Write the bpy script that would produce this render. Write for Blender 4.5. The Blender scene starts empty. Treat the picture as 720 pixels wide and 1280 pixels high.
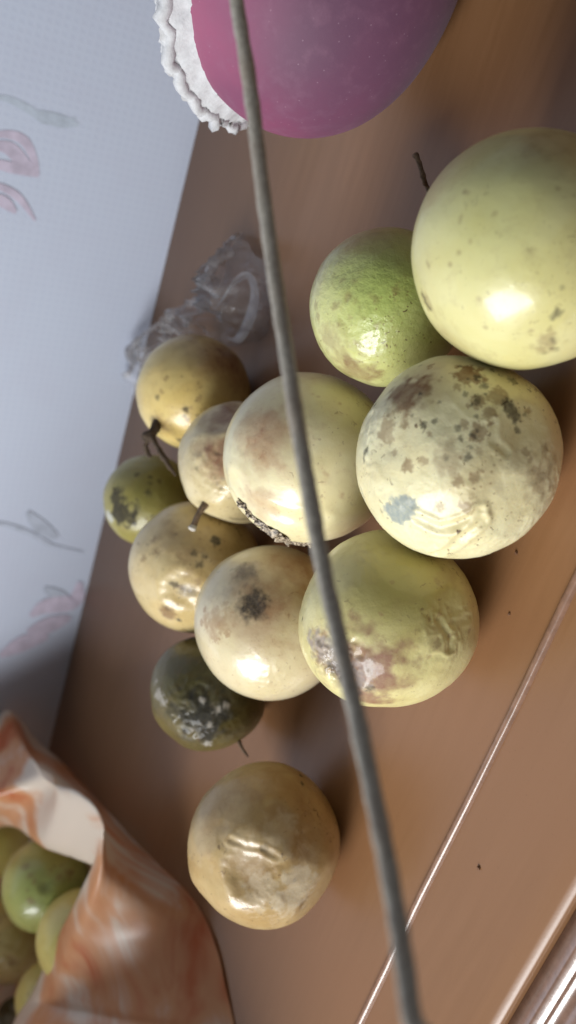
import bpy, bmesh, math, random
import numpy as np
from mathutils import Vector, Matrix

random.seed(4)
scene = bpy.context.scene
COL = scene.collection

# ------------------------------------------------------------------ camera
# world: +x along the table towards the window, +y towards the photographer, z up, table top at z = 0
CAM_H = 0.2613
FPX = 1150.0
RCV = np.array([[-0.28778134, 0.87096278, 0.39825336],
                [0.47889912, 0.49099294, -0.72772355],
                [-0.82935971, -0.01870207, -0.55840192]])   # lens axes (right, down, forward) in world axes
cam = bpy.data.cameras.new('camera')
cam_ob = bpy.data.objects.new('camera', cam)
COL.objects.link(cam_ob)
m = Matrix([[RCV[i][0], -RCV[i][1], -RCV[i][2], 0] for i in range(3)] + [[0, 0, 0, 1]])
m.translation = Vector((0, 0, CAM_H))
cam_ob.matrix_world = m
cam.sensor_fit = 'VERTICAL'
cam.sensor_height = 36.0
cam.sensor_width = 20.25
cam.lens = FPX / 1280 * 36.0
cam.clip_start = 0.01
cam.clip_end = 30
cam.dof.use_dof = True
cam.dof.focus_distance = 0.345
cam.dof.aperture_fstop = 7.5
scene.camera = cam_ob

# ------------------------------------------------------------------ light
world = bpy.data.worlds.new('World')
scene.world = world
world.use_nodes = True
bg = world.node_tree.nodes['Background']
bg.inputs[0].default_value = (0.92, 0.95, 1.0, 1)
bg.inputs[1].default_value = 0.14

lamp = bpy.data.lights.new('window_light', 'AREA')
lamp.shape = 'RECTANGLE'
lamp.size = 0.85
lamp.size_y = 0.65
lamp.energy = 33.5
lamp.color = (0.985, 0.995, 1.0)
lamp_ob = bpy.data.objects.new('window_light', lamp)
COL.objects.link(lamp_ob)
lamp_ob.location = (1.22, 0.46, 0.80)
lamp_ob.rotation_euler = (Vector((0.12, -0.30, 0.0)) - lamp_ob.location).to_track_quat('-Z', 'Y').to_euler()

scene.view_settings.view_transform = 'Standard'
scene.view_settings.look = 'None'
scene.view_settings.exposure = 0.0
scene.view_settings.gamma = 1.0
scene.view_settings.use_curve_mapping = False


# ------------------------------------------------------------------ measuring helpers
CAM = np.array([0, 0, CAM_H])


def ray(px, py):
    return RCV @ (np.array([px - 360.0, py - 640.0, FPX]) / FPX)


def on_table(px, py, z=0.0):
    d = ray(px, py)
    return CAM + d * ((z - CAM_H) / d[2])


def on_wall(px, py, y):
    d = ray(px, py)
    return CAM + d * (y / d[1])


def at_depth(px, py, t):
    return CAM + ray(px, py) * t


# ------------------------------------------------------------------ numpy noise
def _hash(ix, iy, iz, seed):
    h = (ix * 374761393 + iy * 668265263 + iz * 2147483647 + seed * 1274126177) & 0xFFFFFFFF
    h = ((h ^ (h >> 13)) * 1274126177) & 0xFFFFFFFF
    h = ((h ^ (h >> 16)) * 2246822519) & 0xFFFFFFFF
    h = h ^ (h >> 15)
    return (h & 0xFFFFFF) / float(0xFFFFFF)


def vnoise(P, seed=0):
    i = np.floor(P).astype(np.int64)
    f = P - i
    u = f * f * f * (f * (f * 6 - 15) + 10)
    r = 0
    for a in (0, 1):
        wx = u[:, 0] if a else 1 - u[:, 0]
        for b in (0, 1):
            wy = u[:, 1] if b else 1 - u[:, 1]
            for c in (0, 1):
                wz = u[:, 2] if c else 1 - u[:, 2]
                r = r + wx * wy * wz * _hash(i[:, 0] + a, i[:, 1] + b, i[:, 2] + c, seed)
    return r * 2 - 1


def fbm(P, seed=0, octv=4, gain=0.5):
    a, s, r = 1.0, 0.0, 0
    Q = P.copy()
    for k in range(octv):
        r = r + a * vnoise(Q + 17.3 * k, seed + k)
        s += a
        a *= gain
        Q = Q * 2.03
    return r / s


def sstep(e0, e1, x):
    t = np.clip((x - e0) / (e1 - e0), 0, 1)
    return t * t * (3 - 2 * t)


def lin(r, g, b):
    def c(v):
        v = v / 255.0
        return v / 12.92 if v <= 0.04045 else ((v + 0.055) / 1.055) ** 2.4
    return (c(r), c(g), c(b), 1.0)


# ------------------------------------------------------------------ object helpers
def obj_from(name, verts, faces, mat, parent=None, smooth=True):
    me = bpy.data.meshes.new(name)
    me.from_pydata([tuple(v) for v in verts], [], [tuple(f) for f in faces])
    me.update()
    if smooth:
        me.polygons.foreach_set('use_smooth', [True] * len(me.polygons))
    o = bpy.data.objects.new(name, me)
    COL.objects.link(o)
    if mat:
        me.materials.append(mat)
    if parent:
        o.parent = parent
        o.matrix_parent_inverse = Matrix.Translation(parent.location).inverted()
    return o


def tag(o, label, cat, group=None):
    o['label'] = label
    o['category'] = cat
    if group:
        o['group'] = group
    return o


def smooth_path(pts, n):
    """Catmull-Rom through points (each may carry extra columns such as the radius)."""
    P = np.array(pts, float)
    P = np.vstack([2 * P[0] - P[1], P, 2 * P[-1] - P[-2]])
    out = []
    for i in range(1, len(P) - 2):
        for k in range(n):
            t = k / n
            p0, p1, p2, p3 = P[i - 1], P[i], P[i + 1], P[i + 2]
            out.append(0.5 * (2 * p1 + (p2 - p0) * t + (2 * p0 - 5 * p1 + 4 * p2 - p3) * t * t + (3 * p1 - p0 - 3 * p2 + p3) * t ** 3))
    out.append(P[-2])
    return np.array(out)


def closed_path(pts, n):
    P = np.array(pts, float)
    L = len(P)
    out = []
    for i in range(L):
        p0, p1, p2, p3 = P[(i - 1) % L], P[i], P[(i + 1) % L], P[(i + 2) % L]
        for k in range(n):
            t = k / n
            out.append(0.5 * (2 * p1 + (p2 - p0) * t + (2 * p0 - 5 * p1 + 4 * p2 - p3) * t * t + (3 * p1 - p0 - 3 * p2 + p3) * t ** 3))
    return np.array(out)


def tube_data(path, radii, seg=10, rough=0.0, seed=0):
    path = np.array(path, float)
    n = len(path)
    T = np.gradient(path, axis=0)
    T /= np.linalg.norm(T, axis=1)[:, None]
    up = np.array([0.13, 0.31, 0.94])
    V, F = [], []
    for i in range(n):
        a = np.cross(T[i], up)
        a /= np.linalg.norm(a)
        b = np.cross(T[i], a)
        for k in range(seg):
            w = 2 * math.pi * k / seg
            V.append(path[i] + (a * math.cos(w) + b * math.sin(w)) * radii[i])
    V = np.array(V)
    if rough:
        c = np.repeat(path, seg, axis=0)
        s = 1 + rough * fbm(V / max(radii) * 0.9, seed, 3)
        V = c + (V - c) * s[:, None]
    V = list(V)
    for i in range(n - 1):
        for k in range(seg):
            F.append((i * seg + k, i * seg + (k + 1) % seg, (i + 1) * seg + (k + 1) % seg, (i + 1) * seg + k))
    V.append(path[0]); V.append(path[-1])
    for k in range(seg):
        F.append((len(V) - 2, (k + 1) % seg, k))
        F.append((len(V) - 1, (n - 1) * seg + k, (n - 1) * seg + (k + 1) % seg))
    return V, F


def tube(name, path, radii, mat, parent=None, seg=10, rough=0.0, seed=0):
    V, F = tube_data(path, radii, seg, rough, seed)
    return obj_from(name, V, F, mat, parent)


# ------------------------------------------------------------------ material helpers
def new_mat(name):
    mt = bpy.data.materials.new(name)
    mt.use_nodes = True
    nt = mt.node_tree
    return mt, nt, nt.nodes['Principled BSDF'], nt.nodes, nt.links


def mixc(nt, fac, a, b, blend='MIX'):
    n = nt.nodes.new('ShaderNodeMix')
    n.data_type = 'RGBA'
    n.blend_type = blend
    for sock, v in ((n.inputs[0], fac), (n.inputs[6], a), (n.inputs[7], b)):
        if hasattr(v, 'is_linked'):
            nt.links.new(v, sock)
        else:
            sock.default_value = v
    return n.outputs[2]


def noise(nt, scale, detail=4, rough=0.55, vec=None, dist=0.0):
    n = nt.nodes.new('ShaderNodeTexNoise')
    n.inputs['Scale'].default_value = scale
    n.inputs['Detail'].default_value = detail
    n.inputs['Roughness'].default_value = rough
    n.inputs['Distortion'].default_value = dist
    if vec is not None:
        nt.links.new(vec, n.inputs['Vector'])
    return n.outputs['Fac']


def ramp(nt, fac, e0, e1):
    n = nt.nodes.new('ShaderNodeMapRange')
    n.interpolation_type = 'SMOOTHSTEP'
    n.inputs[1].default_value = e0
    n.inputs[2].default_value = e1
    nt.links.new(fac, n.inputs[0])
    return n.outputs[0]


def math_n(nt, op, a, b):
    n = nt.nodes.new('ShaderNodeMath')
    n.operation = op
    for i, v in enumerate((a, b)):
        if hasattr(v, 'is_linked'):
            nt.links.new(v, n.inputs[i])
        else:
            n.inputs[i].default_value = v
    return n.outputs[0]


def obj_coord(nt, scale=(1, 1, 1), rot=(0, 0, 0)):
    tc = nt.nodes.new('ShaderNodeTexCoord')
    mp = nt.nodes.new('ShaderNodeMapping')
    mp.inputs['Scale'].default_value = scale
    mp.inputs['Rotation'].default_value = rot
    nt.links.new(tc.outputs['Object'], mp.inputs[0])
    return mp.outputs[0]


def bump(nt, h, strength, dist, chain=None):
    n = nt.nodes.new('ShaderNodeBump')
    n.inputs['Strength'].default_value = strength
    n.inputs['Distance'].default_value = dist
    nt.links.new(h, n.inputs['Height'])
    if chain is not None:
        nt.links.new(chain, n.inputs['Normal'])
    return n.outputs[0]


def plain(name, col, rough=0.6, bump_scale=None, bump_d=0.0003, var=0.25):
    mt, nt, b, N, L = new_mat(name)
    v = obj_coord(nt)
    f = noise(nt, bump_scale or 300, 5, 0.6, v)
    dark = (col[0] * (1 - var), col[1] * (1 - var), col[2] * (1 - var), 1)
    L.new(mixc(nt, ramp(nt, f, 0.3, 0.7), dark, col), b.inputs['Base Color'])
    b.inputs['Roughness'].default_value = rough
    L.new(bump(nt, f, 0.6, bump_d), b.inputs['Normal'])
    return mt


# ================================================================== the setting
# ---- tabletop: warm brown lacquered board with faint streaks along its length
mt, nt, b, N, L = new_mat('brown_lacquered_board')
v = obj_coord(nt, (3.0, 40.0, 40.0))
grain = noise(nt, 4.0, 6, 0.6, v, 0.6)
v2 = obj_coord(nt)
blot = noise(nt, 7.0, 3, 0.5, v2)
fine = noise(nt, 900.0, 3, 0.6, v2)
c = mixc(nt, ramp(nt, grain, 0.3, 0.72), lin(135, 97, 64), lin(144, 105, 72))
c = mixc(nt, ramp(nt, blot, 0.35, 0.7), c, lin(140, 100, 68))
c = mixc(nt, math_n(nt, 'MULTIPLY', ramp(nt, fine, 0.62, 0.75), 0.25), c, lin(96, 64, 42))
L.new(c, b.inputs['Base Color'])
L.new(math_n(nt, 'ADD', math_n(nt, 'MULTIPLY', blot, 0.15), 0.30), b.inputs['Roughness'])
L.new(bump(nt, fine, 0.15, 0.0002, bump(nt, grain, 0.06, 0.0002)), b.inputs['Normal'])
b.inputs['Specular IOR Level'].default_value = 0.58
TABLE = mt


def extrude_profile(name, prof, x0, x1, mat, parent=None, nx=2, close=False, wob=0.0):
    """prof: (y, z) points; swept along x"""
    V, F = [], []
    n = len(prof)
    for i in range(nx):
        x = x0 + (x1 - x0) * i / (nx - 1)
        w = wob * math.sin(i * 1.7) + wob * 0.6 * math.sin(i * 4.1)
        V += [(x, y + w, z) for y, z in prof]
    for i in range(nx - 1):
        for k in range(n if close else n - 1):
            k2 = (k + 1) % n
            F.append((i * n + k, i * n + k2, (i + 1) * n + k2, (i + 1) * n + k))
    if close:
        F.append(tuple(range(n)))
        F.append(tuple((nx - 1) * n + k for k in reversed(range(n))))
    return obj_from(name, V, F, mat, parent)


WALL_Y = -0.546
EDGE_Y = -0.1195


def arc(cy, cz, r, a0, a1, n=8):
    return [(cy + r * math.cos(math.radians(a0 + (a1 - a0) * k / n)), cz + r * math.sin(math.radians(a0 + (a1 - a0) * k / n))) for k in range(n + 1)]


# board: flat top, eased front edge sloping a little, real thickness
def bevel(y0, z0, w, drop, r=0.0012):
    return [(y0, z0), (y0 + w * .3, z0 - drop * .18), (y0 + w * .65, z0 - drop * .52), (y0 + w, z0 - drop), (y0 + w + r * .6, z0 - drop - r * .5), (y0 + w + r, z0 - drop - r * 1.6)]


prof = [(WALL_Y - 0.002, -0.024), (WALL_Y - 0.002, 0.0), (-0.35, 0.0), (-0.13, 0.0)] + bevel(EDGE_Y - 0.0028, 0.0, 0.0030, 0.0010) + [(EDGE_Y + 0.0014, -0.024)]
table = extrude_profile('tabletop', prof, -0.75, 1.15, TABLE, close=True)
table['kind'] = 'structure'
table['label'] = 'brown lacquered wooden tabletop with raised bead and moulded front edge'
# raised half-round bead let into the top
prof = [(-0.1742, -0.001)] + arc(-0.1722, 0.0001, 0.0019, 180, 0, 10) + [(-0.1702, -0.001)]
bead = extrude_profile('bead', prof, -0.74, 1.14, plain('bead_varnish', lin(150, 116, 96), 0.22, 250, 0.0001), table, nx=40, close=True, wob=0.00025)
# front edge moulding: recessed cove, then a second rounded lip
prof = [(EDGE_Y + 0.0016, -0.024), (EDGE_Y + 0.0016, -0.0048), (-0.1130, -0.0044)] + bevel(-0.1112, -0.0036, 0.0036, 0.0012) + [(-0.1035, -0.0072), (-0.0985, -0.0072)] + bevel(-0.0972, -0.0062, 0.0036, 0.0014) + [(-0.0920, -0.024)]
moulding = extrude_profile('edge_moulding', prof, -0.75, 1.15, plain('moulding_varnish', lin(138, 106, 88), 0.19, 250, 0.0001), table, close=True)
for o_ in (bead, moulding):
    o_.data.materials[0].node_tree.nodes['Principled BSDF'].inputs['Specular IOR Level'].default_value = (0.5 if o_ is bead else 0.95)
    o_.data.materials[0].node_tree.nodes['Principled BSDF'].inputs['Coat Weight'].default_value = (0.15 if o_ is bead else 0.6)
    o_.data.materials[0].node_tree.nodes['Principled BSDF'].inputs['Coat Roughness'].default_value = 0.22

# ---- wall behind the table: white woven covering with a faint floral print
mt, nt, b, N, L = new_mat('white_woven_wall_covering')
v = obj_coord(nt)
sep = N.new('ShaderNodeSeparateXYZ')
L.new(v, sep.inputs[0])
wv = []
for ax, k in ((0, 2 * math.pi / 0.0043), (2, 2 * math.pi / 0.0047)):
    wv.append(math_n(nt, 'SINE', math_n(nt, 'MULTIPLY', sep.outputs[ax], k), 0.0))
weave = math_n(nt, 'MAXIMUM', wv[0], wv[1])
mot = noise(nt, 30, 4, 0.6, v)
c = mixc(nt, ramp(nt, weave, -0.4, 0.9), lin(191, 200, 219), lin(194, 203, 221))
c = mixc(nt, math_n(nt, 'MULTIPLY', ramp(nt, mot, 0.4, 0.7), 0.25), c, lin(189, 194, 213))
L.new(c, b.inputs['Base Color'])
b.inputs['Roughness'].default_value = 0.7
L.new(bump(nt, weave, 0.07, 0.0003), b.inputs['Normal'])
WALLM = mt
V = [(-0.9, WALL_Y, -0.03), (1.3, WALL_Y, -0.03), (1.3, WALL_Y, 0.9), (-0.9, WALL_Y, 0.9),
     (-0.9, WALL_Y - 0.02, -0.03), (1.3, WALL_Y - 0.02, -0.03), (1.3, WALL_Y - 0.02, 0.9), (-0.9, WALL_Y - 0.02, 0.9)]
F = [(0, 1, 2, 3), (5, 4, 7, 6), (4, 0, 3, 7), (1, 5, 6, 2), (3, 2, 6, 7), (4, 5, 1, 0)]
wall = obj_from('wall', V, F, WALLM, smooth=False)
wall['kind'] = 'structure'
wall['label'] = 'white woven wall covering with faint pink and green floral print'

PINK = plain('faded_pink_print', lin(202, 193, 212), 0.7, 120)
GREEN = plain('faded_green_print', lin(188, 199, 214), 0.7, 120)
MAUVE = plain('faded_mauve_print', lin(187, 196, 213), 0.7, 120)
PRINT_Y = WALL_Y + 0.0001


_layer = [0]


def print_stroke(name, pts, w, mat, taper=True):
    _layer[0] += 1
    yy_ = PRINT_Y + 0.00004 * _layer[0]
    P = smooth_path([tuple(on_wall(px, py, yy_)) for px, py in pts], 8)
    V, F = [], []
    n = len(P)
    for i in range(n):
        t = P[min(i + 1, n - 1)] - P[max(i - 1, 0)]
        t /= np.linalg.norm(t)
        s = np.array([-t[2], 0, t[0]])
        ww = w * (0.25 + 0.75 * math.sin(math.pi * (i + 0.3) / (n - 0.4))) if taper else w
        V += [P[i] + s * ww, P[i] - s * ww]
        if i:
            F.append((2 * i - 2, 2 * i - 1, 2 * i + 1, 2 * i))
    return obj_from(name, V, F, mat, wall, smooth=False)


for pts, w, mtl, nm in (
        ([(-30, 118), (10, 124), (38, 138), (60, 152), (95, 148)], 0.0022, GREEN, 'printed_stem'),
        ([(40, 140), (70, 150), (98, 156)], 0.0036, GREEN, 'printed_leaf'),
        ([(48, 220), (42, 198), (30, 176), (8, 168), (-20, 172)], 0.0028, PINK, 'printed_petal'),
        ([(48, 220), (30, 205), (12, 186), (-15, 180)], 0.0042, PINK, 'printed_petal'),
        ([(48, 220), (22, 212), (0, 206), (-20, 205)], 0.0030, PINK, 'printed_petal'),
        ([(-20, 228), (6, 236), (26, 250), (44, 276)], 0.0024, PINK, 'printed_petal'),
        ([(-20, 244), (4, 252), (20, 266)], 0.0034, PINK, 'printed_petal'),
        ([(-30, 652), (8, 656), (40, 668), (66, 682), (104, 690)], 0.0018, MAUVE, 'printed_stem'),
        ([(34, 640), (52, 660), (72, 672)], 0.0052, MAUVE, 'printed_leaf'),
        ([(55, 735), (72, 744), (86, 748)], 0.0048, MAUVE, 'printed_leaf'),
        ([(38, 770), (58, 758), (92, 752), (100, 728)], 0.0075, PINK, 'printed_petal'),
        ([(34, 790), (60, 782), (88, 772)], 0.0075, PINK, 'printed_petal'),
        ([(0, 820), (30, 804), (60, 796)], 0.0075, PINK, 'printed_petal')):
    print_stroke(nm, pts, w, mtl)


# ================================================================== fruit
_ico = {}


def ico(sub):
    if sub not in _ico:
        bm = bmesh.new()
        bmesh.ops.create_icosphere(bm, subdivisions=sub, radius=1.0)
        bm.verts.ensure_lookup_table()
        V = np.array([v.co[:] for v in bm.verts])
        V /= np.linalg.norm(V, axis=1)[:, None]
        F = [tuple(x.index for x in f.verts) for f in bm.faces]
        bm.free()
        _ico[sub] = (V, F)
    return _ico[sub]


def fruit_material(name, base, base2, green, brown, dark, grey, rough=0.36, coat=0.25, speck=0.4, pores=0.4):
    mt, nt, b, N, L = new_mat(name)
    v = obj_coord(nt)
    at = N.new('ShaderNodeAttribute')
    at.attribute_name = 'marks'
    sp = N.new('ShaderNodeSeparateColor')
    L.new(at.outputs['Color'], sp.inputs[0])
    big = noise(nt, 38, 4, 0.55, v, 0.5)
    med = noise(nt, 170, 5, 0.65, v)
    fin = noise(nt, 900, 3, 0.6, v)
    c = mixc(nt, ramp(nt, big, 0.32, 0.68), base, base2)
    c = mixc(nt, math_n(nt, 'MULTIPLY', at.outputs['Alpha'], 1.0), c, green)
    # faint mottling of the rind and pin-head lenticels
    c = mixc(nt, math_n(nt, 'MULTIPLY', ramp(nt, med, 0.5, 0.75), 0.16), c, brown)
    vo = N.new('ShaderNodeTexVoronoi')
    vo.inputs['Scale'].default_value = 420
    L.new(v, vo.inputs['Vector'])
    dots = math_n(nt, 'MULTIPLY', math_n(nt, 'SUBTRACT', 1.0, ramp(nt, vo.outputs['Distance'], 0.10, 0.26)), ramp(nt, big, 0.48, 0.66))
    c = mixc(nt, math_n(nt, 'MULTIPLY', dots, speck), c, brown)
    fk = noise(nt, 330, 2, 0.6, v, 0.8)
    fk = math_n(nt, 'MULTIPLY', ramp(nt, fk, 0.655, 0.685), ramp(nt, noise(nt, 26, 2, 0.5, v), 0.46, 0.60))
    c = mixc(nt, math_n(nt, 'MULTIPLY', fk, min(1.0, speck * 1.6)), c, tuple(0.55 * q for q in brown[:3]) + (1.0,))
    br = math_n(nt, 'MULTIPLY', sp.outputs[0], math_n(nt, 'ADD', math_n(nt, 'MULTIPLY', med, 0.9), 0.45))
    br.node.use_clamp = True
    c = mixc(nt, br, c, brown)
    dk = math_n(nt, 'MULTIPLY', sp.outputs[1], math_n(nt, 'ADD', math_n(nt, 'MULTIPLY', fin, 0.6), 0.6))
    dk.node.use_clamp = True
    c = mixc(nt, dk, c, dark)
    gr = math_n(nt, 'MULTIPLY', sp.outputs[2], math_n(nt, 'ADD', math_n(nt, 'MULTIPLY', fin, 0.8), 0.5))
    gr.node.use_clamp = True
    c = mixc(nt, gr, c, grey)
    L.new(c, b.inputs['Base Color'])
    r = math_n(nt, 'ADD', math_n(nt, 'MULTIPLY', med, 0.18), rough - 0.09)
    r = math_n(nt, 'ADD', r, math_n(nt, 'MULTIPLY', math_n(nt, 'MAXIMUM', math_n(nt, 'MAXIMUM', sp.outputs[1], sp.outputs[2]), math_n(nt, 'MULTIPLY', sp.outputs[0], 0.6)), 0.4))
    L.new(r, b.inputs['Roughness'])
    b.inputs['Coat Weight'].default_value = coat
    b.inputs['Coat Roughness'].default_value = 0.12
    b.inputs['Subsurface Weight'].default_value = 0.12
    b.inputs['Subsurface Radius'].default_value = (0.004, 0.003, 0.0015)
    b.inputs['Subsurface Scale'].default_value = 0.6
    L.new(bump(nt, fin, 0.25 * pores, 0.0004, bump(nt, med, pores, 0.0009)), b.inputs['Normal'])
    return mt


def seg_dist(D, A, B):
    AB = B - A
    t = np.clip(((D - A) @ AB) / max(AB @ AB, 1e-9), 0, 1)
    return np.linalg.norm(D - (A + t[:, None] * AB), axis=1)


class Fruit:
    """One passion fruit: position and size from its centre and radius as measured in the photograph, standing on height `lift`."""

    def __init__(self, px, py, r, seed, lift=0.0, sub=6, depth=None):
        d = ray(px, py)
        rr = r / FPX
        t = depth if depth else (CAM_H - lift) / (-d[2] + rr)
        self.C = CAM + d * t
        self.R = t * rr
        self.seed = seed
        self.D, self.F = ico(sub)
        n = len(self.D)
        self.h = np.zeros(n)
        self.m = np.zeros((n, 4))
        self.lift = lift
        self.stretch = []

    def hit(self, px, py):
        d = ray(px, py)
        d /= np.linalg.norm(d)
        oc = CAM - self.C
        bq = oc @ d
        disc = bq * bq - (oc @ oc - self.R ** 2)
        t = -bq - math.sqrt(max(disc, 0))
        p = CAM + d * t - self.C
        return p / np.linalg.norm(p)

    def pxr(self, r):      # radius in photo pixels -> chord on the unit sphere
        return r / FPX * np.linalg.norm(self.C - CAM) / self.R

    def nz(self, k, s=0, o=4):
        return fbm(self.D * k + self.seed * 3.7, self.seed * 7 + s, o)

    def base_shape(self, amp=0.03, k=1.3, amp2=0.006):
        self.h += 1.7 * amp * self.nz(k, 1, 2) + amp2 * self.nz(5, 2, 3)
        w = self.nz(2.5, 4, 2)[:, None] * 0.4
        rd = 1 - np.abs(fbm((self.D + w) * 6.5, self.seed + 70, 3))
        self.h += amp2 * 1.6 * sstep(-0.1, 0.5, self.nz(1.8, 5, 2)) * (rd ** 3 - 0.4)

    def mark(self, ch, px, py, r, strength=1.0, edge=0.3, rag=0.75, k=9, stretch=None):
        """irregular patch; edge = softness, rag = raggedness of its outline"""
        A = self.hit(px, py)
        if stretch:
            dist = seg_dist(self.D, A, self.hit(*stretch))
        else:
            dist = np.linalg.norm(self.D - A, axis=1)
        rad = self.pxr(r)
        dist = dist / rad + rag * self.nz(k / max(rad, 0.07) * 0.35, 11 + int(px), 5)
        mk = strength * (1 - sstep(1 - edge, 1 + edge * 0.35, dist))
        self.m[:, ch] = np.maximum(self.m[:, ch], mk)
        return mk

    def dent(self, px, py, r, depth, rim=0.25, rag=0.15):
        A = self.hit(px, py)
        x = np.linalg.norm(self.D - A, axis=1) / self.pxr(r) + rag * self.nz(4, 21 + int(px), 3)
        self.h += -depth * np.exp(-(x / 0.75) ** 4) + rim * depth * np.exp(-((x - 1.15) / 0.28) ** 2)

    def crease(self, pts, w, depth, shoulder=0.5):
        H = [self.hit(*p) for p in pts]
        dist = np.min([seg_dist(self.D, H[i], H[i + 1]) for i in range(len(H) - 1)], axis=0)
        x = dist / self.pxr(w) + 0.35 * self.nz(8, 31, 3)
        x = np.maximum(x, 0)
        self.h += -depth * np.exp(-x ** 2) + shoulder * depth * np.exp(-((x - 1.9) / 0.8) ** 2)

    def wrinkle(self, px, py, r, amp, k=5, sharp=2.0):
        A = self.hit(px, py)
        x = np.linalg.norm(self.D - A, axis=1) / self.pxr(r) + 0.3 * self.nz(3, 41 + int(px), 3)
        mk = 1 - sstep(0.45, 1.15, x)
        w = self.nz(2.0, 43, 2)[:, None] * 0.5
        rd = 1 - np.abs(fbm((self.D + w) * k, self.seed * 5 + 3, 2, 0.35))
        self.h += amp * mk * (rd ** sharp - 0.55)

    def facet(self, px, py, cap, soft=0.012):
        A = self.hit(px, py)
        c = self.D @ A
        ok = c > 0.3
        lim = cap / np.maximum(c, 0.3) * (1 + 0.012 * self.nz(4, 51, 2)) - 1
        # smooth minimum of the present height and the cutting plane
        mn = -soft * np.logaddexp(-self.h / soft, -lim / soft)
        self.h = np.where(ok, mn, self.h)

    def specks(self, ch, n, size, cx=None, cy=None, spread=60, strength=0.9):
        rg = random.Random(self.seed * 31 + n)
        for _ in range(n):
            a = rg.uniform(0, 6.28)
            q = spread * math.sqrt(rg.random())
            self.mark(ch, cx + q * math.cos(a), cy + q * math.sin(a), size * rg.uniform(0.5, 1.5), strength * rg.uniform(0.6, 1), 0.3, 0.9)

    def build(self, mat, label, group=None, name='passion_fruit', cat='passion fruit', stretch=None):
        V = self.D * (1 + self.h)[:, None]
        if stretch:
            ax, k = stretch
            ax = np.array(ax, float)
            ax /= np.linalg.norm(ax)
            V = V + (V @ ax)[:, None] * ax * (k - 1)
        # every fruit a little ovoid along an axis of its own
        rs = np.random.RandomState(self.seed)
        ax = rs.normal(size=3)
        ax /= np.linalg.norm(ax)
        V = V + (V @ ax)[:, None] * ax * rs.uniform(-0.05, 0.035)
        V = V * self.R
        if self.lift == 0.0:
            # soft flat where the fruit rests on the board
            zmin = V[:, 2].min()
            fl = zmin + 0.0009
            V[:, 2] = np.where(V[:, 2] < fl, fl + (V[:, 2] - fl) * 0.15, V[:, 2])
            self.C[2] = -V[:, 2].min() + 0.0001
        me = bpy.data.meshes.new(name)
        me.from_pydata(V.tolist(), [], self.F)
        me.polygons.foreach_set('use_smooth', [True] * len(me.polygons))
        a = me.attributes.new('marks', 'FLOAT_COLOR', 'POINT')
        a.data.foreach_set('color', np.clip(self.m, 0, 1).astype(np.float32).ravel())
        me.materials.append(mat)
        o = bpy.data.objects.new(name, me)
        COL.objects.link(o)
        o.location = self.C
        tag(o, label, cat, group)
        self.ob = o
        return o

    def surf(self, px, py, out=0.0):
        d = self.hit(px, py)
        i = int(np.argmax(self.D @ d))
        return self.C + d * (self.R * (1 + self.h[i]) + out)


BROWN = lin(118, 82, 50)
TAN = lin(150, 112, 74)
DARK = lin(38, 32, 24)
GREY = lin(168, 170, 160)
YEL = dict(base=lin(214, 200, 130), base2=lin(205, 184, 110))
STEM = plain('dry_stem', lin(140, 118, 96), 0.8, 900, 0.0006, 0.5)
STEMD = plain('dark_withered_stem', lin(92, 76, 60), 0.85, 900, 0.0008, 0.6)
PALE_TIP = plain('pale_stem_tip', lin(205, 200, 188), 0.8, 900, 0.0004)
G_PILE = 'passion fruits piled on the table'

# A: the largest, smooth and pale
f = Fruit(657, 313, 146, 1)
f.base_shape(0.015, 1.2, 0.002)
f.mark(3, 600, 250, 120, 0.30, 0.9, 0.3, 3)
f.mark(0, 700, 170, 60, 0.55, 0.9, 0.4)
f.mark(0, 560, 425, 40, 0.35, 0.9, 0.4)
f.mark(1, 524, 368, 3, 0.9, stretch=(534, 386)); f.mark(0, 530, 378, 14, 0.5)
f.mark(1, 690, 396, 4, 0.7, stretch=(694, 388)); f.mark(1, 700, 359, 3, 0.6)
f.mark(0, 682, 428, 18, 0.55, 0.6, 0.9); f.specks(1, 9, 3, 684, 428, 16, 0.6)
f.specks(0, 16, 2.6, 640, 320, 110, 0.6)
fA = f
f.build(fruit_material('pale_yellow_rind', lin(220, 214, 156), lin(214, 205, 140), lin(190, 198, 120), BROWN, DARK, GREY, 0.36, 0.35, 0.15, 0.18),
        'largest passion fruit, smooth pale yellow and hardly marked', G_PILE)

# B: bright green, pimpled
f = Fruit(480, 384, 97, 2)
f.base_shape(0.02, 1.4, 0.004)
f.mark(3, 480, 350, 75, 1.0, 0.9, 0.3, 3)
f.mark(0, 440, 463, 34, 0.75, 0.6, 0.7); f.mark(0, 410, 425, 24, 0.5, 0.8, 0.8); f.mark(0, 395, 340, 22, 0.4, 0.8, 0.9)
f.mark(0, 450, 290, 40, 0.35, 0.9, 0.6)
f.specks(0, 26, 4, 440, 390, 60, 0.5)
f.wrinkle(450, 410, 60, 0.014, 9, 2)
f.build(fruit_material('green_rind', lin(214, 212, 150), lin(200, 202, 130), lin(168, 184, 100), BROWN, DARK, GREY, 0.34, 0.45, 0.5, 0.9),
        'bright green passion fruit with pimpled rind beside the largest pale one', G_PILE)

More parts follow.
